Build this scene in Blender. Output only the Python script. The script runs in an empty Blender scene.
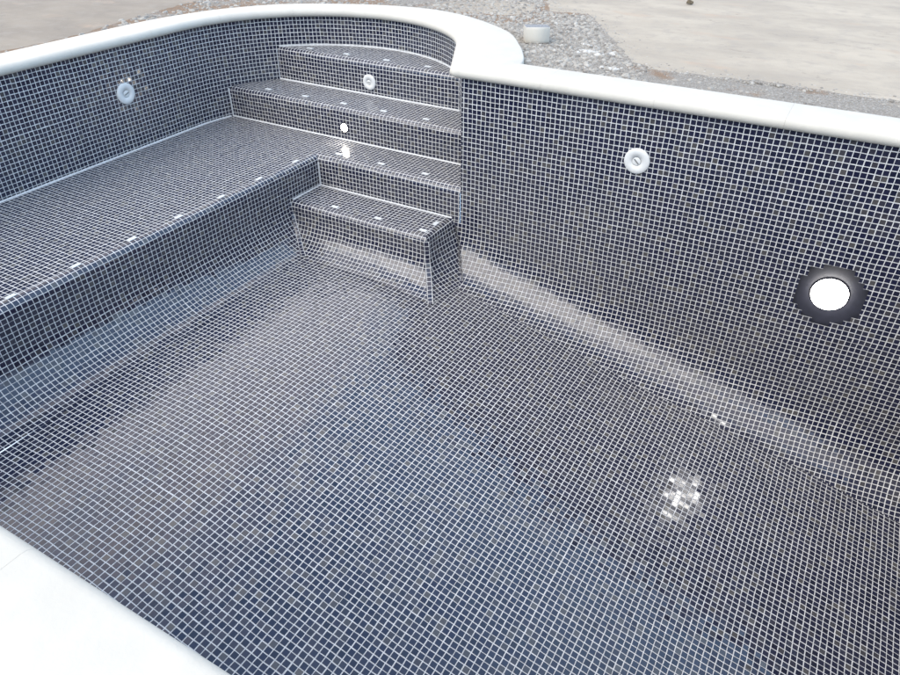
import bpy, bmesh, math, random
from mathutils import Vector, Matrix
from mathutils.geometry import tessellate_polygon

random.seed(7)
U = 0.026                      # one mosaic pitch in metres; geometry below is written in tiles
S = bpy.context.scene
C = S.collection

# ------------------------------------------------------------------ helpers
def link(o, parent=None):
    C.objects.link(o)
    if parent is not None:
        o.parent = parent
    return o

def tag(o, label=None, cat=None, group=None, kind=None):
    if label: o['label'] = label
    if cat: o['category'] = cat
    if group: o['group'] = group
    if kind: o['kind'] = kind
    return o

class MB:
    """collects vertices (in tiles), faces and uvs (in tiles) for ONE mesh object"""
    def __init__(self):
        self.v = []; self.f = []; self.uv = []; self.mi = []; self.smooth = []
    def face(self, idx, uvs=None, mi=0, smooth=True):
        self.f.append(tuple(idx)); self.uv.append(uvs or [(0, 0)] * len(idx)); self.mi.append(mi); self.smooth.append(smooth)
    def grid(self, nu, nv, fn, mi=0, skip=None, flip=False, smooth=True):
        base = len(self.v); uv = []
        for j in range(nv + 1):
            for i in range(nu + 1):
                p, t = fn(i, j); self.v.append(tuple(p)); uv.append(t)
        w = nu + 1
        for j in range(nv):
            for i in range(nu):
                if skip and skip(i, j): continue
                q = [j * w + i, j * w + i + 1, (j + 1) * w + i + 1, (j + 1) * w + i]
                if flip: q = q[::-1]
                self.face([base + k for k in q], [uv[k] for k in q], mi, smooth)
    def box(self, c, h, rot=None, mi=0, bev=0.0):
        bm = bmesh.new(); bmesh.ops.create_cube(bm, size=1)
        for v in bm.verts: v.co = Vector((v.co.x * 2 * h[0], v.co.y * 2 * h[1], v.co.z * 2 * h[2]))
        if bev: bmesh.ops.bevel(bm, geom=list(bm.edges), offset=bev, segments=2, affect='EDGES', profile=.6)
        b = len(self.v); M = rot or Matrix.Identity(3)
        bm.verts.index_update()
        for v in bm.verts:
            self.v.append(tuple(M @ v.co + Vector(c)))
        for f in bm.faces: self.face([b + v.index for v in f.verts], None, mi, False)
        bm.free()
    def lathe(self, prof, M, n=48, mi=0, cap=True):
        """prof: (radius, height) rings about local z; M maps local to tiles"""
        b = len(self.v)
        for r, h in prof:
            for k in range(n):
                a = 2 * math.pi * k / n
                self.v.append(tuple(M @ Vector((r * math.cos(a), r * math.sin(a), h))))
        for j in range(len(prof) - 1):
            for k in range(n):
                k2 = (k + 1) % n
                self.face([b + j * n + k, b + j * n + k2, b + (j + 1) * n + k2, b + (j + 1) * n + k], None, mi)
        if cap:
            self.face([b + (len(prof) - 1) * n + k for k in range(n)], None, mi, False)
    def ribbon(self, pts, a, b, w=.3, mi=0):
        a = Vector(a).normalized() * w; b = Vector(b).normalized() * w
        base = len(self.v)
        for p in pts:
            p = Vector(p); self.v.append(tuple(p + a)); self.v.append(tuple(p + b))
        for k in range(len(pts) - 1):
            self.face([base + 2 * k, base + 2 * k + 1, base + 2 * k + 3, base + 2 * k + 2], None, mi)
    def build(self, name, mats, parent=None, loc=(0, 0, 0)):
        me = bpy.data.meshes.new(name)
        L = Vector(loc)
        me.from_pydata([tuple((Vector(v) - L) * U) for v in self.v], [], self.f)
        if not isinstance(mats, (list, tuple)): mats = [mats]
        for m in mats: me.materials.append(m)
        uvl = me.uv_layers.new(name='tile')
        flat = []
        for f in self.uv:
            for t in f: flat.extend(t)
        uvl.data.foreach_set('uv', flat)
        me.polygons.foreach_set('use_smooth', self.smooth)
        me.polygons.foreach_set('material_index', self.mi)
        me.validate(clean_customdata=False); me.update()
        o = bpy.data.objects.new(name, me)
        o.location = L * U
        return link(o, parent)

def empty(name, loc, parent=None):
    o = bpy.data.objects.new(name, None); o.location = Vector(loc) * U
    o.empty_display_size = .1
    return link(o, parent)

# ------------------------------------------------------------------ materials
class NT:
    def __init__(self, name):
        self.m = bpy.data.materials.new(name); self.m.use_nodes = True
        self.t = self.m.node_tree; self.t.nodes.clear()
        self.out = self.n('ShaderNodeOutputMaterial')
        self.bsdf = self.n('ShaderNodeBsdfPrincipled')
        self.t.links.new(self.bsdf.outputs[0], self.out.inputs[0])
    def n(self, kind, **kw):
        x = self.t.nodes.new(kind)
        for k, v in kw.items(): setattr(x, k, v)
        return x
    def set(self, sock, val):
        if hasattr(val, 'links') or isinstance(val, bpy.types.NodeSocket): self.t.links.new(val, sock)
        elif isinstance(val, (tuple, list)) and len(val) == 3 and sock.type == 'RGBA': sock.default_value = (*val, 1)
        else: sock.default_value = val
    def math(self, op, a, b=None, c=None, clamp=False):
        x = self.n('ShaderNodeMath', operation=op, use_clamp=clamp)
        self.set(x.inputs[0], a)
        if b is not None: self.set(x.inputs[1], b)
        if c is not None: self.set(x.inputs[2], c)
        return x.outputs[0]
    def vmath(self, op, a, b=None, scale=None):
        x = self.n('ShaderNodeVectorMath', operation=op)
        self.set(x.inputs[0], a)
        if b is not None: self.set(x.inputs[1], b)
        if scale is not None: self.set(x.inputs['Scale'], scale)
        return x.outputs['Value' if op in ('LENGTH', 'DOT_PRODUCT', 'DISTANCE') else 0]
    def mix(self, f, a, b):
        x = self.n('ShaderNodeMix', data_type='RGBA')
        self.set(x.inputs[0], f); self.set(x.inputs[6], a); self.set(x.inputs[7], b)
        return x.outputs[2]
    def ramp(self, f, stops, interp='LINEAR'):
        x = self.n('ShaderNodeValToRGB'); x.color_ramp.interpolation = interp
        e = x.color_ramp.elements
        while len(e) < len(stops): e.new(.5)
        for k, (p, c) in enumerate(stops):
            e[k].position = p; e[k].color = (*c, 1) if len(c) == 3 else c
        self.set(x.inputs[0], f)
        return x.outputs[0]
    def smooth(self, x, a, b):
        m = self.n('ShaderNodeMapRange', interpolation_type='SMOOTHSTEP')
        self.set(m.inputs[0], x); m.inputs[1].default_value = a; m.inputs[2].default_value = b
        m.inputs[3].default_value = 0; m.inputs[4].default_value = 1
        return m.outputs[0]
    def noise(self, vec, scale, detail=4, rough=.5, dim='3D', out=0):
        x = self.n('ShaderNodeTexNoise', noise_dimensions=dim)
        if vec is not None: self.set(x.inputs['Vector'], vec)
        x.inputs['Scale'].default_value = scale; x.inputs['Detail'].default_value = detail; x.inputs['Roughness'].default_value = rough
        return x.outputs[out]
    def p(self, name, val): self.set(self.bsdf.inputs[name], val)

def tile_material():
    T = NT('navy_glass_mosaic')
    uv = T.n('ShaderNodeUVMap', uv_map='tile').outputs[0]
    rnd_obj = T.n('ShaderNodeObjectInfo').outputs['Random']
    # sheets of 12x12 tiles are laid by hand: each is shifted a little, and lines waver
    sh = T.vmath('FLOOR', T.vmath('SCALE', uv, scale=1 / 12.0))
    wn = T.n('ShaderNodeTexWhiteNoise', noise_dimensions='3D')
    T.set(wn.inputs['Vector'], T.vmath('ADD', sh, (17.3, 5.1, .5)))
    off = T.vmath('SCALE', T.vmath('SUBTRACT', wn.outputs['Color'], (.5, .5, .5)), scale=.07)
    wob = T.vmath('SCALE', T.vmath('SUBTRACT', T.noise(uv, .21, 2, .5, out=1), (.5, .5, .5)), scale=.28)
    q = T.vmath('ADD', T.vmath('ADD', uv, off), wob)
    cell = T.vmath('FLOOR', q)
    comb = T.n('ShaderNodeCombineXYZ')
    sep0 = T.n('ShaderNodeSeparateXYZ'); T.set(sep0.inputs[0], cell)
    T.set(comb.inputs[0], sep0.outputs[0]); T.set(comb.inputs[1], sep0.outputs[1]); T.set(comb.inputs[2], T.math('MULTIPLY', rnd_obj, 97.0))
    w1 = T.n('ShaderNodeTexWhiteNoise', noise_dimensions='3D'); T.set(w1.inputs['Vector'], comb.outputs[0])
    w2 = T.n('ShaderNodeTexWhiteNoise', noise_dimensions='4D'); T.set(w2.inputs['Vector'], comb.outputs[0]); w2.inputs['W'].default_value = 3.7
    f = T.vmath('SUBTRACT', T.vmath('SUBTRACT', q, cell), (.5, .5, 0))
    f = T.vmath('ADD', f, T.vmath('SCALE', T.vmath('SUBTRACT', w2.outputs['Color'], (.5, .5, .5)), scale=.05))
    sp = T.n('ShaderNodeSeparateXYZ'); T.set(sp.inputs[0], f)
    fx, fy = sp.outputs[0], sp.outputs[1]
    ax = T.math('MAXIMUM', T.math('SUBTRACT', T.math('ABSOLUTE', fx), TILE_HALF - .05), 0)
    ay = T.math('MAXIMUM', T.math('SUBTRACT', T.math('ABSOLUTE', fy), TILE_HALF - .05), 0)
    d = T.math('SQRT', T.math('ADD', T.math('MULTIPLY', ax, ax), T.math('MULTIPLY', ay, ay)))
    edge = T.math('SUBTRACT', 1, T.smooth(d, .035, .07))           # 1 on glass, 0 on grout
    # colour of each tile: mostly near-black navy, some slate, a few pale ones
    v1 = w1.outputs['Value']
    col = T.ramp(v1, [(0, (.006, .008, .024)), (.45, (.009, .011, .034)), (.70, (.013, .015, .038)), (.84, (.022, .023, .042)), (.94, (.044, .042, .048)), (1, (.076, .072, .071))])
    hz = T.smooth(T.noise(uv, .06, 3, .6), .35, .75)
    col = T.mix(T.math('MULTIPLY', hz, .05), col, (.17, .168, .165))   # dried grout film left on the glass
    grime = T.noise(uv, .9, 3, .6)
    grout = T.mix(T.smooth(grime, .3, .7), (.49, .49, .48), (.655, .655, .64))
    base = T.mix(edge, grout, col)
    tan_mask = T.smooth(T.noise(uv, .035, 5, .62), .54, .74)              # broad random tan patches over glass and grout
    T.p('Base Color', T.mix(T.math('MULTIPLY', tan_mask, .11), base, (.24, .215, .19)))
    hz = T.math('ADD', hz, T.math('MULTIPLY', tan_mask, .5))
    rg = T.math('ADD', T.math('MULTIPLY', T.math('POWER', w2.outputs['Value'], 2.5), .24), T.math('ADD', .055, T.math('MULTIPLY', hz, .10)))
    rr = T.n('ShaderNodeMix', data_type='FLOAT'); T.set(rr.inputs[0], edge); rr.inputs[2].default_value = .85; T.set(rr.inputs[3], rg)
    T.p('Roughness', rr.outputs[0])
    T.p('IOR', 1.68)
    # relief: rounded glass edge, recessed grout, every tile tilted a hair its own way, slightly wavy glass
    s1 = T.n('ShaderNodeSeparateXYZ'); T.set(s1.inputs[0], T.vmath('SUBTRACT', w1.outputs['Color'], (.5, .5, .5)))
    tilt = T.math('ADD', T.math('MULTIPLY', s1.outputs[0], fx), T.math('MULTIPLY', s1.outputs[1], fy))
    soft = T.math('SUBTRACT', 1, T.smooth(d, .0, .08))
    wav = T.math('MULTIPLY', T.noise(uv, 1.7, 2, .5), .00016)
    h = T.math('ADD', T.math('MULTIPLY', soft, .0006), T.math('MULTIPLY', T.math('ADD', T.math('MULTIPLY', tilt, U * TILT), wav), edge))
    b = T.n('ShaderNodeBump'); b.inputs['Strength'].default_value = 1; b.inputs['Distance'].default_value = 1
    T.set(b.inputs['Height'], h)
    T.p('Normal', b.outputs[0])
    return T.m

TILE_HALF = .43
TILT = .068
M_TILE = tile_material()

def simple(name, col, rough=.6, var=.06, scale=40, bump=.0, bscale=200, ior=1.45):
    T = NT(name)
    pos = T.n('ShaderNodeNewGeometry').outputs['Position']
    nz = T.noise(pos, scale, 5, .55)
    a = tuple(max(0, c * (1 - var)) for c in col); b = tuple(min(1, c * (1 + var)) for c in col)
    T.p('Base Color', T.mix(T.smooth(nz, .3, .7), a, b)); T.p('Roughness', rough); T.p('IOR', ior)
    if bump:
        bn = T.n('ShaderNodeBump'); bn.inputs['Distance'].default_value = bump
        T.set(bn.inputs['Height'], T.noise(pos, bscale, 4, .6)); T.p('Normal', bn.outputs[0])
    return T.m

M_GROUT = simple('white_grout', (.56, .57, .57), .85, .1, 60)
M_COPING = simple('white_cast_stone', (.53, .505, .445), .7, .04, 9, .0008, 90)
M_CUT = simple('grey_cut_stone', (.22, .23, .24), .85, .3, 90, .002, 160)
M_MARK = simple('white_ceramic', (.60, .62, .62), .35, .03, 30)
M_PLASTIC = simple('white_plastic', (.68, .685, .665), .38, .03, 12)
M_DARKPLASTIC = simple('dark_niche_plastic', (.016, .017, .026), .5, .15, 30)
M_SLOT = simple('grey_slot', (.20, .205, .20), .5, .1, 60)
M_MORTAR = simple('white_mortar', (.52, .51, .48), .9, .12, 60, .003, 120)
M_STONE = simple('brown_stone', (.13, .105, .07), .85, .45, 70, .004, 120)

def emission(name, col, strength):
    T = NT(name)
    T.p('Base Color', (.8, .8, .8)); T.p('Emission Color', col); T.p('Emission Strength', strength); T.p('Roughness', .3)
    return T.m
M_LAMP = emission('lit_lamp_glass', (1.0, .97, .92), 12)
M_LAMP_SMALL = emission('lit_small_lamp_glass', (1.0, .93, .82), 30)

def ground_material():
    T = NT('gravelly_soil')
    pos = T.n('ShaderNodeNewGeometry').outputs['Position']
    vor = T.n('ShaderNodeTexVoronoi'); vor.inputs['Scale'].default_value = 130; T.set(vor.inputs['Vector'], pos)
    st = T.ramp(vor.outputs['Color'], [(0, (.20, .18, .15)), (.45, (.29, .265, .228)), (.8, (.36, .335, .295)), (1, (.50, .49, .465))])
    fine = T.noise(pos, 170, 4, .7)
    st = T.mix(T.smooth(fine, .35, .65), T.mix(.4, st, (.17, .16, .15)), st)
    brown = T.mix(T.noise(pos, 60, 5, .7), (.14, .085, .055), (.34, .25, .17))
    big = T.noise(pos, 2.6, 5, .62)
    sx = T.n('ShaderNodeSeparateXYZ'); T.set(sx.inputs[0], pos)
    # the soil is browner on the side away from the gravel heap
    lean = T.smooth(sx.outputs[0], -.35, -1.9)
    # reddish earth dug up beyond the round end
    dd = T.vmath('DISTANCE', pos, (-22 * U, 62 * U, 0))
    dug = T.smooth(dd, .62, .22)
    msk = T.smooth(T.math('ADD', big, T.math('ADD', T.math('MULTIPLY', lean, .15), T.math('MULTIPLY', dug, .24))), .54, .68)
    T.p('Base Color', T.mix(msk, st, brown)); T.p('Roughness', .95)
    b = T.n('ShaderNodeBump'); b.inputs['Distance'].default_value = .006
    T.set(b.inputs['Height'], T.math('ADD', vor.outputs['Distance'], T.math('MULTIPLY', fine, .6)))
    T.p('Normal', b.outputs[0])
    return T.m

def concrete_material():
    T = NT('old_concrete')
    pos = T.n('ShaderNodeNewGeometry').outputs['Position']
    mp = T.n('ShaderNodeMapping'); T.set(mp.inputs[0], pos); mp.inputs['Rotation'].default_value = (0, 0, .15); mp.inputs['Scale'].default_value = (.8, 1.5, 1)
    st = mp.outputs[0]
    a = T.noise(st, 1.3, 6, .6); b = T.noise(pos, 9, 6, .65); c = T.noise(pos, 120, 3, .6)
    sx = T.n('ShaderNodeSeparateXYZ'); T.set(sx.inputs[0], pos)
    west = T.smooth(sx.outputs[0], -.1, -1.2)
    col = T.mix(T.smooth(a, .32, .68), T.mix(west, (.32, .28, .225), (.215, .185, .15)), T.mix(west, (.42, .37, .295), (.28, .24, .19)))
    col = T.mix(T.math('MULTIPLY', T.smooth(b, .45, .72), .55), col, (.29, .26, .22))
    red = T.smooth(T.noise(st, 2.3, 5, .62, out=0), .56, .72)
    col = T.mix(T.math('MULTIPLY', red, .6), col, (.40, .30, .22))
    # thin dark cracks and scuffs running along the drag direction
    cr = T.n('ShaderNodeTexNoise'); T.set(cr.inputs['Vector'], st); cr.inputs['Scale'].default_value = 1.6; cr.inputs['Detail'].default_value = 7; cr.inputs['Roughness'].default_value = .62
    line = T.math('SUBTRACT', 1, T.smooth(T.math('ABSOLUTE', T.math('SUBTRACT', cr.outputs[0], .5)), .0, .012))
    line = T.math('MULTIPLY', line, T.smooth(T.noise(pos, 3.1, 4, .6), .52, .66))
    col = T.mix(T.math('MULTIPLY', line, .5), col, (.17, .15, .13))
    sp = T.smooth(c, .66, .74)
    col = T.mix(T.math('MULTIPLY', sp, .4), col, (.2, .19, .17))
    T.p('Base Color', col); T.p('Roughness', .88)
    bn = T.n('ShaderNodeBump'); bn.inputs['Distance'].default_value = .004
    T.set(bn.inputs['Height'], T.math('ADD', T.math('MULTIPLY', b, .8), T.math('MULTIPLY', c, .35))); T.p('Normal', bn.outputs[0])
    return T.m
M_GROUND = ground_material(); M_CONC = concrete_material()

def pebble_material():
    T = NT('pebbles')
    g = T.n('ShaderNodeNewGeometry')
    col = T.ramp(g.outputs['Random Per Island'], [(0, (.17, .155, .135)), (.3, (.28, .262, .235)), (.7, (.34, .32, .285)), (.95, (.39, .37, .33)), (1, (.46, .44, .40))])
    T.p('Base Color', col); T.p('Roughness', .9)
    return T.m
M_PEBBLE = pebble_material()

# ------------------------------------------------------------------ pool layout (tiles)
ZS = -23.7                    # ledge and third tread
ZT2, ZT1 = -15.75, -7.35      # second and top tread
YR2, YR1 = 12.3, 25.0         # risers
ZB = -31.2                    # lowest step block
XL, XE = -80.7, 125.0         # side walls
YN = -115.7                   # near wall
ZF0, XF0, SL = -40.9, -6.3, .238
RC = 10.8                     # cove radius at the far wall

def zfloor(x):
    # level beside the ledge, then sloping to the deep end, with a soft bend
    t = x - XF0; k = 11.0
    s = 0 if t < -k else (t if t > k else (t + k) ** 2 / (4 * k))
    return ZF0 - SL * s
def ledge_x(y): return -40.0 + .028 * min(y, 0)

pool = empty('swimming_pool', (20, -58, 0))
tag(pool, 'empty swimming pool lined with navy mosaic tiles under a rounded white coping', 'pool')
PL = (20, -58, 0)
def part(mb, name, mats, parent=pool):
    o = mb.build(name, mats, None, PL)
    o.parent = parent
    # parents sit at PL or at PL's child origin; keep children at zero offset
    o.location = (0, 0, 0) if parent is not None else o.location
    return o

# far wall, with the hole of the big light
LC = (74.9, -27.9); LR = 5.9
mb = MB()
X0 = -.5
def hole(i, j): return (60.5 + i + .5 - LC[0]) ** 2 + (-(j + .5) - LC[1]) ** 2 < LR ** 2
def zcove(x): return zfloor(x) + RC - .25
def flat(x0, nx, zt, nv, unit):
    def fn(i, j):
        x = x0 + i
        z = zt - j if unit else zt + (zcove(x) - zt) * j / nv
        return (x, 0, z), (x, -z)
    return fn
mb.grid(61, 24, flat(X0, 61, 0, 24, True)); mb.grid(61, 12, flat(X0, 61, -24, 12, False))
mb.grid(65, 36, flat(60.5, 65, 0, 36, True), skip=hole); mb.grid(65, 24, flat(60.5, 65, -36, 24, False))
def fcove(i, j):
    x = -7.5 + i; z0 = zcove(x); a = j / 16 * math.radians(84)
    return (x, -RC * (1 - math.cos(a)), z0 - RC * math.sin(a)), (x, -z0 + RC * a)
mb.grid(133, 16, fcove)
# rounded end of the wall turning into the step alcove
part(mb, 'wall', M_TILE)['label'] = 'long dark wall with a round lamp in it'

# side wall and round alcove behind the steps
path = [(XL, YN - .0 + k) for k in range(0, 116)]
cx, cy, aL, aR, bb = -43.0, 1.0, 37.7, 37.0, 37.0
N = 110
th_end = math.radians(28.7 - 1.5)
for k in range(N + 1):
    th = math.pi + (th_end - math.pi) * k / N
    a = aL if math.cos(th) < 0 else aR
    path.append((cx + a * math.cos(th), cy + bb * math.sin(th)))
ex, ey = path[-1]
for k in range(1, 21):
    path.append((ex + (-.5 - ex) * k / 20, ey + (0 - ey) * k / 20))
arc = [0]
for a, b in zip(path, path[1:]): arc.append(arc[-1] + math.hypot(b[0] - a[0], b[1] - a[1]))
mb = MB()
mb.grid(len(path) - 1, 26, lambda i, j: ((path[i][0], path[i][1], -j), (arc[i], j)))
part(mb, 'wall', M_TILE)['label'] = 'blue side wall curving round behind the steps'

# near wall and deep end wall
mb = MB()
def near_fn(i, j):
    x = -81 + i; z0 = zfloor(x) + RC
    if j <= 40: z = z0 * j / 40; return (x, YN, z), (x, -z)
    a = (j - 40) / 14 * math.pi / 2
    return (x, YN + RC * (1 - math.cos(a)), z0 - RC * math.sin(a)), (x, -z0 + RC * a)
mb.grid(207, 54, near_fn, flip=True)
part(mb, 'wall', M_TILE)
mb = MB()
mb.grid(117, 76, lambda i, j: ((XE, YN + i, -j), (i, j)), flip=True)
part(mb, 'wall', M_TILE)

# floor
xs = [-33 + k for k in range(0, 160)]
fl = [0]
for a, b in zip(xs, xs[1:]): fl.append(fl[-1] + math.hypot(b - a, zfloor(b) - zfloor(a)))
mb = MB()
def floor_fn(i, j):
    x, y = xs[i], -111 + j
    dip = .06 * math.sin(x * .11 + y * .05) + .05 * math.sin(y * .16 - x * .03)     # hand-floated screed
    return (x, y, zfloor(x) + dip), (fl[i], y)
mb.grid(len(xs) - 1, 107, floor_fn)
part(mb, 'floor', M_TILE)

# wide ledge on the left, its rounded nose, face and cove
def nose(r, n=5):          # (out, down, arc) from the flat top round to the face, measured from the face line
    return [(r - r * math.sin(a), r - r * math.cos(a), r * a) for a in [math.pi / 2 * k / n for k in range(n + 1)]]
R1 = 1.7
ledge = MB()
def ltop(i, j):
    y = YN + j; x = -81.2 + (ledge_x(y) - R1 + 81.2) * i / 39
    return (x, y, ZS), (x, y)
ledge.grid(39, 128, ltop)
prof = [(-a, ZS - b, c) for a, b, c in nose(R1)]
s = prof[-1][2]; z = ZS - R1
ZC = ZF0 + 9.5
while z > ZC + .5: z -= 1; s += 1; prof.append((0, max(z, ZC), s - max(0, ZC - z)))
zc, sc = prof[-1][1], prof[-1][2]
for k in range(1, 15):
    a = math.pi / 2 * k / 14
    prof.append((9.5 * (1 - math.cos(a)), zc - (zc - ZF0) * math.sin(a) + (.03 if k == 14 else 0), sc + 9.5 * a))
def lface(i, j):
    y = YN + i * (1.7 - YN) / 117
    o, zz, ss = prof[j]
    return (ledge_x(y) + o, y, zz), (y, ledge_x(0) + ss)
ledge.grid(117, len(prof) - 1, lface, flip=True)
ledge_o = part(ledge, 'ledge', M_TILE)

# steps: tread, rounded nose, riser
def step(name, x0, x1, yf, yb, zt, zb, r=1.3, label=None, mk=()):
    m = MB()
    pr = [(yb, zt, 0), ]
    n = max(1, int(round(yb - yf - r)))
    for k in range(1, n + 1): pr.append((yb + (yf + r - yb) * k / n, zt, (yb - yf - r) * k / n))
    s0 = pr[-1][2]
    for a, b, c in nose(r)[1:]: pr.append((yf + a, zt - b, s0 + c))
    h = zt - r - zb; n = max(1, int(round(h)))
    s0 = pr[-1][2]
    for k in range(1, n + 1): pr.append((yf, zt - r - h * k / n, s0 + h * k / n))
    nx = int(round(x1 - x0))
    m.grid(nx, len(pr) - 1, lambda i, j: ((x0 + (x1 - x0) * i / nx, pr[j][0], pr[j][1]), (x0 + (x1 - x0) * i / nx, -pr[j][2] + yb)), flip=True)
    o = part(m, name, M_TILE)
    if label: o['label'] = label
    return o
step3 = step('step', ledge_x(0) - R1, -.62, 0.02, YR2 + .5, ZS - .003, ZB - .6, R1, 'third step, level with the wide ledge')
step2 = step('step', -81, -1.5, YR2, YR1 + .5, ZT2, ZS - .4, 1.3, 'second step with a small lit lamp in its riser')
step1 = step('step', -81, -6, YR1, 40, ZT1, ZT2 - .4, 1.3, 'half-round top step with a white round cap in its riser')

# lowest step: a block standing in the corner, flaring into the floor
blk = MB()
BX1, BY, RB = -2.54, -11.4, 1.5
def interp(t, tab):
    if t <= tab[0][0]: return tab[0][1]
    for (a, p), (b, q) in zip(tab, tab[1:]):
        if t <= b: return p + (q - p) * (t - a) / (b - a)
    return tab[-1][1]
EDGE_X = [(0, -3.54), (.25, -3.1), (.5, -2.8), (.75, -2.61), (1, -2.54), (2, -2.42), (2.1, -2.32), (2.2, -2.08), (2.3, -1.76), (2.4, -1.34), (2.5, -.84), (2.6, -.28), (2.7, .34), (2.8, 1.0), (2.9, 1.68), (3, 2.36)]
BACK_X = [(31.2, -2.4), (32.2, -2.04), (33.2, -1.76), (34.2, -1.44), (35.2, -1.09), (36.2, -.7), (37.2, -.29), (38.2, .18), (39.2, .71), (40.2, 1.36), (41.2, 2.18), (42.2, 3.16), (43.2, 4.44), (44.2, 6.0)]
def front_profile(x, s):   # s 0..1 nose, 1..2 face, 2..3 cove -> (y, z, arc)
    zf = zfloor(x); rc = 7.2
    if s <= 1:
        a = s * math.pi / 2; return BY + RB - RB * math.sin(a), ZB - RB + RB * math.cos(a), RB * a
    z1 = ZB - RB; z2 = zf + rc; A = RB * math.pi / 2
    if s <= 2: return BY, z1 + (z2 - z1) * (s - 1), A + (z1 - z2) * (s - 1)
    a = (s - 2) * math.radians(86); return BY - rc * (1 - math.cos(a)), z2 - rc * math.sin(a), A + (z1 - z2) + rc * a
SV = [k / 5 for k in range(6)] + [1 + k / 4 for k in range(1, 5)] + [2 + k / 10 for k in range(1, 11)]
def ex_front(s): return interp(s, EDGE_X)
def bf(i, j):
    xe = ex_front(SV[j]); x = -41.5 + (xe + 41.5) * i / 40
    y, z, a = front_profile(x, SV[j])
    return (x, y, z), (x, a)
blk.grid(40, len(SV) - 1, bf, flip=True)
# top
RS = 1.0
blk.grid(39, 11, lambda i, j: ((-41.5 + i * (BX1 - RS + 41.5) / 39, (BY + RB) * (1 - j / 11) + .3 * (j / 11), ZB), (-41.5 + i * (BX1 - RS + 41.5) / 39, (BY + RB) * (1 - j / 11))))
# right flank: ruled from the front corner edge to the line where it meets the far wall's cove
def back_edge(z):
    x = interp(-z, BACK_X)
    z0 = zfloor(x) + RC - .25
    y = .2 if z > z0 else .1 - RC * (1 - math.sqrt(max(0, 1 - min(1, (z0 - z) / RC) ** 2)))
    return x, y
def side_fn(i, j):
    if j <= 4:          # nose along the right edge
        a = math.pi / 2 * j / 4
        x0 = BX1 - RS + RS * math.sin(a); z = ZB - RS + RS * math.cos(a)
        t = i / 11
        yy = (BY + RB * (1 - math.sin(a)) * 1.0) * (1 - t) + .2 * t
        xe = -2.54 + (interp(-z, BACK_X) + 2.54) * t - (RS - RS * math.sin(a))
        return (xe, yy, z), (yy, RS * a)
    s = 1 + (j - 4) / 14 * 2
    xf = ex_front(s); yf, zf, af = front_profile(xf, s)
    xb, yb = back_edge(zf)
    t = i / 11
    return (xf + (xb - xf) * t, yf + (yb - yf) * t, zf - .25 * t * max(0, (j - 12) / 6)), (yf * (1 - t) + yb * t, af)
blk.grid(11, 18, side_fn)
block = part(blk, 'step', M_TILE); block['label'] = 'lowest step, a free-standing block flaring into the pool floor'

# single-tile strips along the block's edges
def strip(pts, w, off, name='edge_strip', uoff=0):
    m = MB(); a = 0; ar = [0]
    for p, q in zip(pts, pts[1:]): ar.append(ar[-1] + (Vector(q) - Vector(p)).length)
    n = len(pts)
    m.grid(n - 1, 2, lambda i, j: (tuple(Vector(pts[i]) + Vector(off) + Vector(w) * ((j - 1) * .5) + Vector(off) * (.35 if j == 1 else 0)), (ar[i], (-.08 + .58 * j))))
    return part(m, name, M_TILE, block)
pf = []
for k in range(0, 27):
    s_ = .75 + 2.22 * k / 26; x = ex_front(s_); y, z, a = front_profile(x, s_); pf.append((x + .05, y - .02, z))
strip(pf, (.95, .75, 0), (.06, -.10, .05))
pb = []
for k in range(0, 21):
    s_ = 1 + 1.9 * k / 20; x = ex_front(s_); y, z, a = front_profile(x, s_)
    xb, yb = back_edge(z); pb.append((xb, yb, z))
strip(pb, (.95, -.75, 0), (.18, -.20, .08))
# the crease where the block's cove runs into the ledge's cove
pc = []
for k in range(0, 25):
    s_ = .55 + 2.4 * k / 24
    y, z, a = front_profile(-36, s_)
    if z > ZC: xo = 0
    else:
        q = min(1, (ZC - z) / 9.5); xo = 9.5 * (1 - math.sqrt(max(0, 1 - q * q)))
    pc.append((ledge_x(y) + xo, y, z))
strip(pc, (.72, .72, .1), (.12, -.30, .2))

# white non-slip marker tiles let into the edges
def marker(parent, c, along='x'):
    m = MB(); h = (.9, .45, .07) if along == 'x' else (.45, .9, .07)
    m.box((c[0], c[1], c[2] + .05), h, None, 0, .04)
    return part(m, 'edge_marker', M_MARK, parent)
for x in (-62.6, -50.4, -37.8, -25.5): marker(step1, (x, YR1 + 3.2, ZT1))
for x in (-67.6, -55.2, -42.9, -30.7, -18.5): marker(step2, (x, YR2 + 3.3, ZT2))
for x in (-36.1, -23.6, -11.5): marker(step3, (x, 3.3, ZS))
for x in (-29.1, -17.0, -5.0): marker(block, (x, -8.55, ZB))
marker(block, (-4.3, -4.3, ZB), 'y')
for y in (-100.6, -88.4, -76.2, -64.0, -52.0, -40.7, -29.3, -17.8, -5.6): marker(ledge_o, (ledge_x(y) - 1.9, y, ZS), 'y')

# white grout bedding the joints between walls, treads and risers
g = MB()
nl = [i for i in range(len(path)) if path[i][1] < YR2 and path[i][0] < -70]
g.ribbon([(path[i][0], path[i][1], ZS) for i in nl], (1, 0, 0), (0, 0, 1), .3)
def alc_x(y, left=True):
    if y <= cy: return XL if left else -1
    r = math.sqrt(max(0, 1 - ((y - cy) / bb) ** 2))
    return cx - aL * r if left else cx + aR * r
g.ribbon([(x, YR2, ZS) for x in (alc_x(YR2), -1.5)], (0, -1, 0), (0, 0, 1), .26)
g.ribbon([(x, YR1, ZT2) for x in (alc_x(YR1), -8)], (0, -1, 0), (0, 0, 1), .3)
g.ribbon([(x, 0, ZB) for x in (ledge_x(0), -2.6)], (0, -1, 0), (0, 0, 1), .26)
g.ribbon([(ledge_x(y), y, ZB) for y in (BY + 1, 0)], (1, 0, 0), (0, 0, 1), .26)
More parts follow.
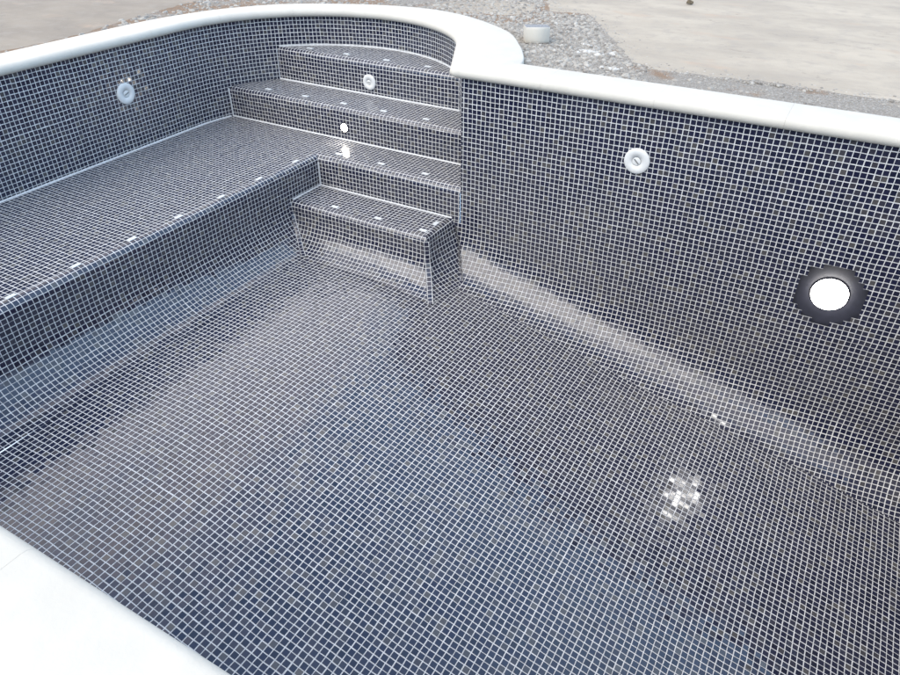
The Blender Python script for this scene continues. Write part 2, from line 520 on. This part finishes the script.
g.ribbon([(ledge_x(0), 0, z) for z in (ZS - 1.5, ZB)], (1, 0, 0), (0, -1, 0), .3)
g.ribbon([(alc_x(YR2), YR2, z) for z in (ZT2 - .5, ZS)], (1, .25, 0), (0, -1, 0), .22)
g.ribbon([(alc_x(YR1), YR1, z) for z in (ZT1 - .5, ZT2)], (1, .6, 0), (0, -1, 0), .22)
tr = [i for i in range(len(path)) if path[i][1] > YR1]
g.ribbon([(path[i][0], path[i][1], ZT1) for i in tr], (0, -1, 0), (0, 0, 1), .22)
part(g, 'grout_joint', M_GROUT)

# ------------------------------------------------------------------ coping
ZC0, ZC1, LIP = .0, 2.0, 1.5
def nrm(v): l = math.hypot(*v) or 1; return (v[0] / l, v[1] / l)
# outer line round the alcove, taken station by station
OUT = [(-89.2, -6), (-88.2, 4), (-83.9, 18.7), (-74.5, 32.0), (-61.0, 40.7), (-47, 45.9), (-32.9, 46.8), (-20.1, 42.5), (-6.5, 33.3), (1.8, 22.2), (6.6, 13.8), (8.4, 9.2)]
def resample(P, n):
    # Catmull-Rom through P, then n+1 stations evenly by length
    Q = []
    for k in range(len(P) - 1):
        p0 = P[max(0, k - 1)]; p1 = P[k]; p2 = P[k + 1]; p3 = P[min(len(P) - 1, k + 2)]
        for t in [q / 12 for q in range(12)]:
            Q.append(tuple(.5 * ((2 * p1[c]) + (p2[c] - p0[c]) * t + (2 * p0[c] - 5 * p1[c] + 4 * p2[c] - p3[c]) * t * t + (3 * p1[c] - p0[c] - 3 * p2[c] + p3[c]) * t ** 3) for c in (0, 1)))
    Q.append(P[-1])
    L = [0]
    for a, b in zip(Q, Q[1:]): L.append(L[-1] + math.hypot(b[0] - a[0], b[1] - a[1]))
    R = []; k = 0
    for s in range(n + 1):
        d = L[-1] * s / n
        while k < len(L) - 2 and L[k + 1] < d: k += 1
        t = (d - L[k]) / max(1e-9, L[k + 1] - L[k])
        R.append((Q[k][0] + (Q[k + 1][0] - Q[k][0]) * t, Q[k][1] + (Q[k + 1][1] - Q[k][1]) * t))
    return R
stations = []        # (wall point, inward normal, outer point, lip)
y = YN
while y < -6.01:
    stations.append(((XL, y), (1, 0), (-89.2, y), LIP)); y += 4.0
alc = [p for p in path if not (p[0] <= XL + .01 and p[1] < -6)][0::2]
if alc[-1] != path[-1]: alc.append(path[-1])
outs = resample(OUT, len(alc) - 1)
for k, p in enumerate(alc):
    a = alc[max(0, k - 1)]; b = alc[min(len(alc) - 1, k + 1)]
    t = nrm((b[0] - a[0], b[1] - a[1])); stations.append((p, (t[1], -t[0]), outs[k], LIP + 1.0 * max(0, (k - (len(alc) - 13)) / 12)))
t0 = stations[-1][1]
a0 = math.atan2(t0[1], t0[0]); a1 = -math.pi / 2
if a0 > 0: a0 -= 2 * math.pi
n_h = 10
horn = path[-1]
for k in range(1, n_h + 1):
    a = a0 + (a1 - a0) * k / n_h
    stations.append((horn, (math.cos(a), math.sin(a)), (8.4, 9.2 - .9 * k / n_h), LIP + 1.0 - .8 * k / n_h))
x = .5
while x < XE - .1:
    stations.append(((x, 0), (0, -1), (max(8.4 + .02 * x, x) if x > 8.4 else 8.4 + .02 * x, 8.25), LIP + .2 * max(0, 1 - x / 8))); x += 4.0
def coping_mesh(st, caps=True):
    m = MB(); n = len(st)
    rb = 1.0
    prof = [('in', 0.0, ZC0), ('in', .62, ZC0)] + [('in', 1 - (1 - math.cos(0)) , 0)][:0]
    ring = []
    for k in range(9):                                # half-round nose
        a = -math.pi / 2 + math.pi * k / 8
        ring.append((LIP - rb + rb * math.cos(a), ZC1 / 2 + ZC1 / 2 * math.sin(a)))
    cols = []
    for (w, nn, o, lip) in st:
        c = [(w[0] - nn[0] * 1.0, w[1] - nn[1] * 1.0, ZC0)]
        c += [(w[0] + nn[0] * q * lip / LIP, w[1] + nn[1] * q * lip / LIP, zz) for q, zz in ring]
        lx, ly = c[-1][0], c[-1][1]
        d = math.hypot(o[0] - lx, o[1] - ly) or 1
        ux, uy = (o[0] - lx) / d, (o[1] - ly) / d
        c += [(o[0] - ux * .35, o[1] - uy * .35, ZC1 + .001), (o[0] - ux * .1, o[1] - uy * .1, ZC1 - .1), (o[0], o[1], ZC1 - .35), (o[0], o[1], ZC0)]
        cols.append(c)
    nc = len(cols[0])
    m.grid(n - 1, nc - 1, lambda i, j: (cols[i][j], (0, 0)), flip=False)
    if caps:
        for c, fl in ((cols[0], False), (cols[-1], True)):
            b = len(m.v); m.v.extend(c); idx = list(range(b, b + nc))
            m.face(idx[::-1] if fl else idx, None, 0, False)
    return m
def lerp_station(a, b, t):
    L = lambda p, q: (p[0] + (q[0] - p[0]) * t, p[1] + (q[1] - p[1]) * t)
    return (L(a[0], b[0]), nrm(L(a[1], b[1])), L(a[2], b[2]), a[3] + (b[3] - a[3]) * t)
# cut the run into stones about 60 cm long with hairline joints
def stones(st, L0=21.5, gap=.010):
    pos = [0]
    for a, b in zip(st, st[1:]):
        pa = (a[0][0] + a[1][0] * LIP, a[0][1] + a[1][1] * LIP); pb_ = (b[0][0] + b[1][0] * LIP, b[0][1] + b[1][1] * LIP)
        pos.append(pos[-1] + .5 * (math.hypot(pa[0] - pb_[0], pa[1] - pb_[1]) + math.hypot(a[2][0] - b[2][0], a[2][1] - b[2][1])))
    tot = pos[-1]; n = max(1, round(tot / L0))
    def at(d):
        for k in range(len(pos) - 1):
            if pos[k + 1] >= d - 1e-9:
                return lerp_station(st[k], st[k + 1], (d - pos[k]) / max(1e-9, pos[k + 1] - pos[k])), k
        return st[-1], len(st) - 1
    for q in range(n):
        d0, d1 = tot * q / n + gap, tot * (q + 1) / n - gap
        s0, k0 = at(d0); s1, k1 = at(d1)
        seg = [s0] + [st[k] for k in range(k0 + 1, k1 + 1) if d0 + .02 < pos[k] < d1 - .02] + [s1]
        part(coping_mesh(seg), 'coping_stone', M_COPING)
stones(stations)
# near side: a broad white coping the photographer stands beside
near = []
x = 35.4 + 23 * 4
while x > -90: near.append(((x, YN), (0, 1), (x, YN - 14.0), LIP)); x -= 4.0
stones(near, 23.0, .009)
endc = [((XE, 0 - k * 4.0 - 2), (-1, 0), (XE + 9, -k * 4.0 - 2), LIP) for k in range(0, 29)]
stones(endc)

# ------------------------------------------------------------------ lamps and wall fittings (things of their own)
def frame_M(c, normal, spin=0):
    z = Vector(normal).normalized(); up = Vector((0, 0, 1))
    x = up.cross(z).normalized(); yv = z.cross(x)
    R = Matrix((x, yv, z)).transposed() @ Matrix.Rotation(spin, 3, 'Z')
    return Matrix.Translation(Vector(c)) @ R.to_4x4()

def thing_at(name, c, label, cat, group=None):
    e = empty(name, c); tag(e, label, cat, group); return e
def sub(mb, name, mats, parent, c):
    o = mb.build(name, mats, None, c); o.parent = parent; o.location = (0, 0, 0); return o

# big underwater light in the long wall
c = (LC[0], 0, LC[1]); Mx = frame_M(c, (0, -1, 0))
pl = thing_at('pool_light', c, 'large round lit lamp in a dark recess of the long mosaic wall', 'pool light', 'underwater lamps')
m = MB(); m.lathe([(7.3, -.5), (6.9, -.4), (5.6, -.6), (4.2, -.85), (3.1, -1.05)], Mx, 64, cap=False); m.lathe([(7.3, -.9), (7.3, -3.2), (.2, -3.2)], Mx, 64, cap=False)
sub(m, 'niche', M_DARKPLASTIC, pl, c)
m = MB(); m.lathe([(3.2, -1.1), (3.18, -.8), (3.05, -.7)], Mx, 64, cap=False)
sub(m, 'bezel', M_DARKPLASTIC, pl, c)
m = MB(); m.lathe([(3.05, -.9), (3.0, -.4), (2.7, .0), (2.0, .3), (1.0, .5), (.2, .55)], Mx, 64)
sub(m, 'lens', M_LAMP, pl, c)
# small step light
c = (-40.8, YR2, -20.6); Mx = frame_M(c, (0, -1, 0))
sl = thing_at('step_light', c, 'small round lit lamp in the riser of the second step', 'pool light', 'underwater lamps')
m = MB(); m.lathe([(1.3, 0), (1.28, .1), (1.12, .16), (1.0, .14), (.95, .05)], Mx, 40, cap=False)
sub(m, 'bezel', M_DARKPLASTIC, sl, c)
m = MB(); m.lathe([(.98, .06), (.85, .2), (.5, .28), (.12, .3)], Mx, 40)
sub(m, 'lens', M_LAMP_SMALL, sl, c)

def fitting(c, normal, r, spin, label):
    e = thing_at('inlet_fitting', c, label, 'pool fitting', 'white round caps on the pool walls')
    Mx = frame_M(c, normal)
    k = r / 2.4
    m = MB(); m.lathe([(2.4 * k, 0), (2.4 * k, .22), (2.3 * k, .32), (1.9 * k, .40), (.90 * k, .44), (.87 * k, .30), (.80 * k, .26)], Mx, 56, cap=False)
    sub(m, 'flange', M_PLASTIC, e, c)
    m = MB(); m.lathe([(.78 * k, .30), (.77 * k, .41), (.7 * k, .44), (.05, .45)], Mx, 40)
    R = Mx.to_3x3() @ Matrix.Rotation(spin, 3, 'Z')
    p = sub(m, 'plug', M_PLASTIC, e, c)
    m = MB(); m.box(tuple(Mx @ Vector((0, 0, .455))), (.62 * k, .12 * k, .03), R, 0)
    o = sub(m, 'slot', M_SLOT, p, c)
    return e
fitting((36.85, 0, -10.1), (0, -1, 0), 2.42, math.radians(-42), 'white round cap high on the long wall beyond the lit lamp')
fitting((XL, -18.2, -10.3), (1, 0, 0), 2.4, math.radians(20), 'white round cap on the blue side wall above the wide ledge')
fitting((-41.3, YR1, -12.5), (0, -1, 0), 1.95, math.radians(4), 'white round cap in the riser of the half-round top step')

# ------------------------------------------------------------------ ground outside
def poly_mesh(mb, outer, holes, z, mi=0):
    loops = [[Vector((x, y, 0)) for x, y in outer]] + [[Vector((x, y, 0)) for x, y in h] for h in holes]
    tris = tessellate_polygon(loops)
    flat = [v for L in loops for v in L]; b = len(mb.v)
    for v in flat: mb.v.append((v.x, v.y, z))
    for t in tris:
        p = [flat[k] for k in t]
        a = (p[1].x - p[0].x) * (p[2].y - p[0].y) - (p[1].y - p[0].y) * (p[2].x - p[0].x)
        if abs(a) < 1e-9: continue
        mb.face([b + k for k in (t if a > 0 else t[::-1])], None, mi, False)
def mid(st, t=.35): return [(s_[0][0] + (s_[2][0] - s_[0][0]) * t, s_[0][1] + (s_[2][1] - s_[0][1]) * t) for s_ in st]
hole_loop = []
for p in mid(stations[::2]):
    if not hole_loop or math.hypot(p[0] - hole_loop[-1][0], p[1] - hole_loop[-1][1]) > .3: hole_loop.append(p)
hole_loop += [(XE + 3, 2.5), (XE + 3, YN - 3), (XL - 3, YN - 3)]
m = MB()
poly_mesh(m, [(-2500, -2500), (2500, -2500), (2500, 2500), (-2500, 2500)], [hole_loop], .1)
gr = m.build('ground', M_GROUND); tag(gr, kind='structure')

def ragged(pts, amp=.7, step=1.6, seed=1):
    r = random.Random(seed); out = []
    for a, b in zip(pts, pts[1:] + pts[:1]):
        L = math.hypot(b[0] - a[0], b[1] - a[1]); n = max(1, min(60, int(L / step)))
        for k in range(n):
            t = k / n; f = 1 if L < 80 else 0
            out.append((a[0] + (b[0] - a[0]) * t + f * r.uniform(-amp, amp), a[1] + (b[1] - a[1]) * t + f * r.uniform(-amp, amp)))
    return out
def slab(name, pts, th, seed):
    m = MB()
    if sum(p[0] * q[1] - q[0] * p[1] for p, q in zip(pts, pts[1:] + pts[:1])) < 0: pts = pts[::-1]
    P = ragged(pts, .7, 1.7, seed); r = random.Random(seed)
    poly_mesh(m, P, [], .1 + th)
    n = len(P); b = len(m.v)
    for q in range(n):                                   # worn, crumbling rim
        a = P[q - 3]; c_ = P[(q + 3) % n]; t = nrm((c_[0] - a[0], c_[1] - a[1])); nn = (t[1], -t[0]); k = r.uniform(1.2, 2.6)
        m.v.append((P[q][0], P[q][1], .1 + th)); m.v.append((P[q][0] + nn[0] * k, P[q][1] + nn[1] * k, .06))
    for q in range(n):
        q2 = (q + 1) % n
        m.face([b + 2 * q, b + 2 * q + 1, b + 2 * q2 + 1, b + 2 * q2], None, 1, False)
    o = m.build(name, [M_CONC, M_GROUND]); tag(o, kind='structure'); return o
slab('concrete_pavement', [(900, 24), (140, 24.5), (76, 24.9), (68.7, 24.1), (61.1, 24.8), (50.8, 25.8), (40.6, 24), (31.5, 23.9), (25.9, 27), (18.3, 40), (9.9, 54), (0, 70.2), (-10, 68), (-19, 85), (-40, 110), (-60, 300), (-60, 900), (900, 900)], .3, 3)
slab('concrete_pavement', [(-98, -36), (-90.5, -60), (-90.5, -400), (-900, -400), (-900, 200), (-140, 200), (-110, 60), (-105.6, 34), (-104, 21), (-103, 12), (-101, 1), (-97.6, -11), (-96.5, -20)], .22, 4)
slab('concrete_pavement', [(-44, 60), (-36, 55.5), (-27, 56.5), (-19, 57.5), (-15, 64), (-17, 76), (-30, 80), (-41, 72)], .12, 8)

# loose gravel: far too many to count
def pebble(m, c, r, rng):
    b = len(m.v); n = 6
    ax = (rng.uniform(.7, 1.3), rng.uniform(.7, 1.3), rng.uniform(.45, .8)); ph = rng.uniform(0, 6.3)
    for zz, rr in ((.75, .55), (.1, 1.0)):
        for k in range(n):
            a = ph + 2 * math.pi * k / n; q = rr * rng.uniform(.75, 1.2)
            m.v.append((c[0] + r * ax[0] * q * math.cos(a), c[1] + r * ax[1] * q * math.sin(a), c[2] + r * ax[2] * zz * rng.uniform(.8, 1.2)))
    for k in range(n):
        k2 = (k + 1) % n
        m.face([b + n + k, b + n + k2, b + k2, b + k], None, 0, False)
    m.face([b + k for k in range(n)], None, 0, False)
    for k in range(n): m.v.append((m.v[b + n + k][0], m.v[b + n + k][1], c[2] - .15))
    for k in range(n):
        k2 = (k + 1) % n
        m.face([b + 2 * n + k, b + 2 * n + k2, b + n + k2, b + n + k], None, 0, False)
def inside(P, x, y):
    c = False; n = len(P)
    for k in range(n):
        (x1, y1), (x2, y2) = P[k], P[k - 1]
        if (y1 > y) != (y2 > y) and x < (x2 - x1) * (y - y1) / (y2 - y1) + x1: c = not c
    return c
rng = random.Random(11)
full_loop = [s_[2] for s_ in stations[::1]] + [(XE + 9, 2.5), (XE + 9, YN - 3), (XL - 9, YN - 3)]
HEAP = [(-34, 47.5), (-46, 62), (-46, 74), (-30, 82), (-20, 86), (0, 71), (10, 55), (18, 41), (26, 28), (32, 25), (41, 25), (51, 26), (61, 25.5), (76, 25.5), (125, 25.5), (125, 8.8), (8.6, 8.8), (7, 14), (2, 23), (-6, 34), (-20, 43)]
LEFT = [(-89.6, -38), (-98, -36), (-97, -20), (-98, -11), (-102, 1), (-104, 12), (-105, 21), (-106, 34), (-70, 62), (-45, 62), (-34, 47.5), (-48, 46.5), (-61, 41.4), (-75, 33), (-84.5, 19), (-88.8, 4)]
m = MB(); cnt = 0
while cnt < 9000:
    x, y = rng.uniform(-46, 125), rng.uniform(8.8, 86)
    if not inside(HEAP, x, y) or inside(full_loop, x, y): continue
    if x > 30 and rng.random() < .93: continue
    r = .16 + .55 * rng.random() ** 3.5
    pebble(m, (x, y, .1), r, rng); cnt += 1
cnt = 0
EDGE_R = [(-12, 70), (0, 70.2), (9.9, 54), (18.3, 40), (25.9, 27), (31.5, 23.9), (40.6, 24), (61, 24.8), (76, 24.9), (120, 24.6)]
while cnt < 1500:                                        # grit strayed onto the slab
    k = rng.randrange(len(EDGE_R) - 1); t = rng.random(); (ax_, ay_), (bx_, by_) = EDGE_R[k], EDGE_R[k + 1]
    if rng.random() > math.hypot(bx_ - ax_, by_ - ay_) / 30: continue
    nx_, ny_ = nrm((by_ - ay_, -(bx_ - ax_))); o_ = -abs(rng.gauss(0, 2.6)) + .8
    pebble(m, (ax_ + (bx_ - ax_) * t + nx_ * o_, ay_ + (by_ - ay_) * t + ny_ * o_, .3), .12 + .3 * rng.random() ** 3, rng); cnt += 1
cnt = 0
while cnt < 1500:
    x, y = rng.uniform(-106, -34), rng.uniform(-38, 62)
    if not inside(LEFT, x, y) or inside(full_loop, x, y): continue
    pebble(m, (x, y, .1), .18 + .7 * rng.random() ** 4, rng); cnt += 1
gv = m.build('gravel', M_PEBBLE); tag(gv, 'loose grey gravel spread between the coping and the concrete', None, None, 'stuff')
# mortar crumbs and smears left along the coping
m = MB()
def crumb_patch(cx_, cy_, rx, ry, n, big, z0=.1):
    for _ in range(n):
        x, y = rng.gauss(cx_, rx), rng.gauss(cy_, ry)
        if inside(full_loop, x, y): continue
        pebble(m, (x, y, z0), .15 + big * rng.random() ** 2.5, rng)
for k in range(60):
    t = rng.random() ** .8; st_ = stations[int((.20 + .34 * t) * len(stations))]
    nx_, ny_ = st_[1]
    crumb_patch(st_[2][0] - nx_ * rng.uniform(.3, 3.2), st_[2][1] - ny_ * rng.uniform(.3, 3.2), 1.0, 1.0, 9, .6)
crumb_patch(-91.5, -9.5, .8, 1.6, 60, .9)
crumb_patch(15.5, 32, 2.4, .9, 70, .7); crumb_patch(11.6, 38, .8, .7, 22, .6); crumb_patch(22.6, 20.5, 1.3, .9, 26, .5)
mc = m.build('mortar_crumbs', M_MORTAR); tag(mc, 'white mortar crumbs spilled on the soil beside the coping', None, None, 'stuff')

# sawn offcut of coping lying in the gravel
oc = (-.1, 35.3, .1)
off = thing_at('coping_offcut', oc, 'short white offcut of coping stone lying on the grey gravel', 'stone block')
Ro = Matrix.Rotation(math.radians(31), 3, 'Z')
m = MB()
W_, D_, H_ = 2.75, 2.5, 3.3
pr = [(-D_, .0)] + [(-D_ - .22 * math.sin(math.pi * k / 8), H_ / 2 - H_ / 2 * math.cos(math.pi * k / 8)) for k in range(0, 9)] + [(D_, H_ * 1.0), (D_, 0)]
tilt_ = Matrix.Rotation(math.radians(-4), 3, 'X')
for sgn in (-1, 1):
    for (yy, zz) in pr: m.v.append(tuple(Ro @ (tilt_ @ Vector((sgn * W_, yy, zz))) + Vector(oc)))
n = len(pr)
for k in range(n - 1): m.face([k, k + n, k + 1 + n, k + 1], None, 0 if k < 9 else 1, True if k < 9 else False)
m.face(list(range(n)), None, 0, False); m.face([n + k for k in range(n)][::-1], None, 0, False)
sub(m, 'block', [M_COPING, M_CUT], off, oc)
# lone stone on the concrete
sc_ = (20.1, 97.4, .6)
bm = bmesh.new(); bmesh.ops.create_icosphere(bm, subdivisions=2, radius=1.0)
rr = random.Random(5)
for v in bm.verts:
    k = 1 + .28 * math.sin(3.1 * v.co.x + 1.7 * v.co.y) * math.cos(2.3 * v.co.z) + rr.uniform(-.1, .1)
    v.co = Vector((v.co.x * 1.0 * k, v.co.y * .85 * k, max(-.2, v.co.z * .8 * k))) * U
me = bpy.data.meshes.new('stone'); bm.to_mesh(me); bm.free(); me.materials.append(M_STONE)
o = bpy.data.objects.new('stone', me); o.location = Vector((sc_[0], sc_[1], sc_[2] + .25)) * U; link(o)
tag(o, 'single small brown stone lying on the pale concrete', 'stone')

# ------------------------------------------------------------------ light, camera, output
CLOUD = (5.75, 5.5, 5.6)
w = bpy.data.worlds.new('World'); S.world = w; w.use_nodes = True
nt = w.node_tree; nt.nodes.clear()
sky = nt.nodes.new('ShaderNodeTexSky'); sky.sky_type = 'NISHITA'; sky.sun_disc = False
SUN_EL, SUN_AZ = math.radians(50), math.radians(-160)      # azimuth from +Y towards +X
sky.sun_elevation = SUN_EL; sky.sun_rotation = SUN_AZ
sky.air_density = 1.0; sky.dust_density = 1.0; sky.ozone_density = 1.0
bg = nt.nodes.new('ShaderNodeBackground'); bg.inputs[1].default_value = .15
wo = nt.nodes.new('ShaderNodeOutputWorld')
# broken cloud over a blue sky: white banks to the west and behind the photographer
def WN(k, **kw):
    x = nt.nodes.new(k)
    for a_, v_ in kw.items(): setattr(x, a_, v_)
    return x
tc = WN('ShaderNodeTexCoord')
def wdot(v, lo, hi, gain):
    d_ = WN('ShaderNodeVectorMath', operation='DOT_PRODUCT'); nt.links.new(tc.outputs['Generated'], d_.inputs[0]); d_.inputs[1].default_value = Vector(v).normalized()
    m_ = WN('ShaderNodeMapRange', interpolation_type='SMOOTHSTEP'); nt.links.new(d_.outputs['Value'], m_.inputs[0])
    m_.inputs[1].default_value = lo; m_.inputs[2].default_value = hi; m_.inputs[3].default_value = 0; m_.inputs[4].default_value = gain
    return m_.outputs[0]
nz = WN('ShaderNodeTexNoise'); nt.links.new(tc.outputs['Generated'], nz.inputs['Vector']); nz.inputs['Scale'].default_value = 2.6; nz.inputs['Detail'].default_value = 6; nz.inputs['Roughness'].default_value = .58
def wadd(a_, b_):
    x = WN('ShaderNodeMath', operation='ADD'); nt.links.new(a_, x.inputs[0]); nt.links.new(b_, x.inputs[1]); return x.outputs[0]
tot = wadd(wadd(nz.outputs[0], wdot((-.76, .45, .46), .56, .96, .36)), wdot((.04, -.62, .78), .58, .97, .27))
cm = WN('ShaderNodeMapRange', interpolation_type='SMOOTHSTEP'); nt.links.new(tot, cm.inputs[0]); cm.inputs[1].default_value = .52; cm.inputs[2].default_value = .84; cm.inputs[3].default_value = .0
mx = WN('ShaderNodeMix', data_type='RGBA'); nt.links.new(cm.outputs[0], mx.inputs[0]); hzm = WN('ShaderNodeMix', data_type='RGBA'); hs = WN('ShaderNodeSeparateXYZ'); nt.links.new(tc.outputs['Generated'], hs.inputs[0])
hf = WN('ShaderNodeMapRange', interpolation_type='SMOOTHSTEP'); nt.links.new(hs.outputs[2], hf.inputs[0])           # haze thins towards the zenith
hf.inputs[1].default_value = .78; hf.inputs[2].default_value = .94; hf.inputs[3].default_value = .62; hf.inputs[4].default_value = .22
nt.links.new(hf.outputs[0], hzm.inputs[0]); nt.links.new(sky.outputs[0], hzm.inputs[6]); hzm.inputs[7].default_value = (3.3, 4.9, 6.9, 1)   # bright summer haze
nt.links.new(hzm.outputs[2], mx.inputs[6]); mx.inputs[7].default_value = (CLOUD[0], CLOUD[1], CLOUD[2], 1)
nt.links.new(mx.outputs[2], bg.inputs[0]); nt.links.new(bg.outputs[0], wo.inputs[0])
sd = bpy.data.lights.new('sun', 'SUN'); sd.energy = .9; sd.angle = math.radians(50); sd.color = (1, .93, .83)
so = bpy.data.objects.new('sun', sd); link(so)
to_sun = Vector((math.sin(SUN_AZ) * math.cos(SUN_EL), math.cos(SUN_AZ) * math.cos(SUN_EL), math.sin(SUN_EL)))
so.rotation_euler = to_sun.to_track_quat('Z', 'Y').to_euler(); so.location = to_sun * 20

cp = (68.42273, -126.19623, 38.44297, -0.51529, 0.61733, 0.00308, 700.13542)
yaw, pitch, roll, fpx = cp[3:]
f = Vector((math.sin(yaw) * math.cos(pitch), math.cos(yaw) * math.cos(pitch), -math.sin(pitch)))
r = Vector((math.cos(yaw), -math.sin(yaw), 0)); d = f.cross(r)
c_, s_ = math.cos(roll), math.sin(roll)
r2 = r * c_ - d * s_; d2 = r * s_ + d * c_
cd = bpy.data.cameras.new('camera'); cam = bpy.data.objects.new('camera', cd); link(cam)
cam.matrix_world = Matrix.Translation(Vector(cp[:3]) * U) @ Matrix((r2, -d2, -f)).transposed().to_4x4()
cd.sensor_width = 36; cd.lens = 36 * fpx / 900; cd.clip_start = .02; cd.clip_end = 500
S.camera = cam
S.view_settings.view_transform = 'Standard'; S.view_settings.look = 'None'
S.view_settings.gamma = 1; S.view_settings.use_curve_mapping = False
S.view_settings.exposure = 1.2
S.render.engine = 'CYCLES'
S.cycles.max_bounces = 6
S.cycles.sample_clamp_indirect = 6
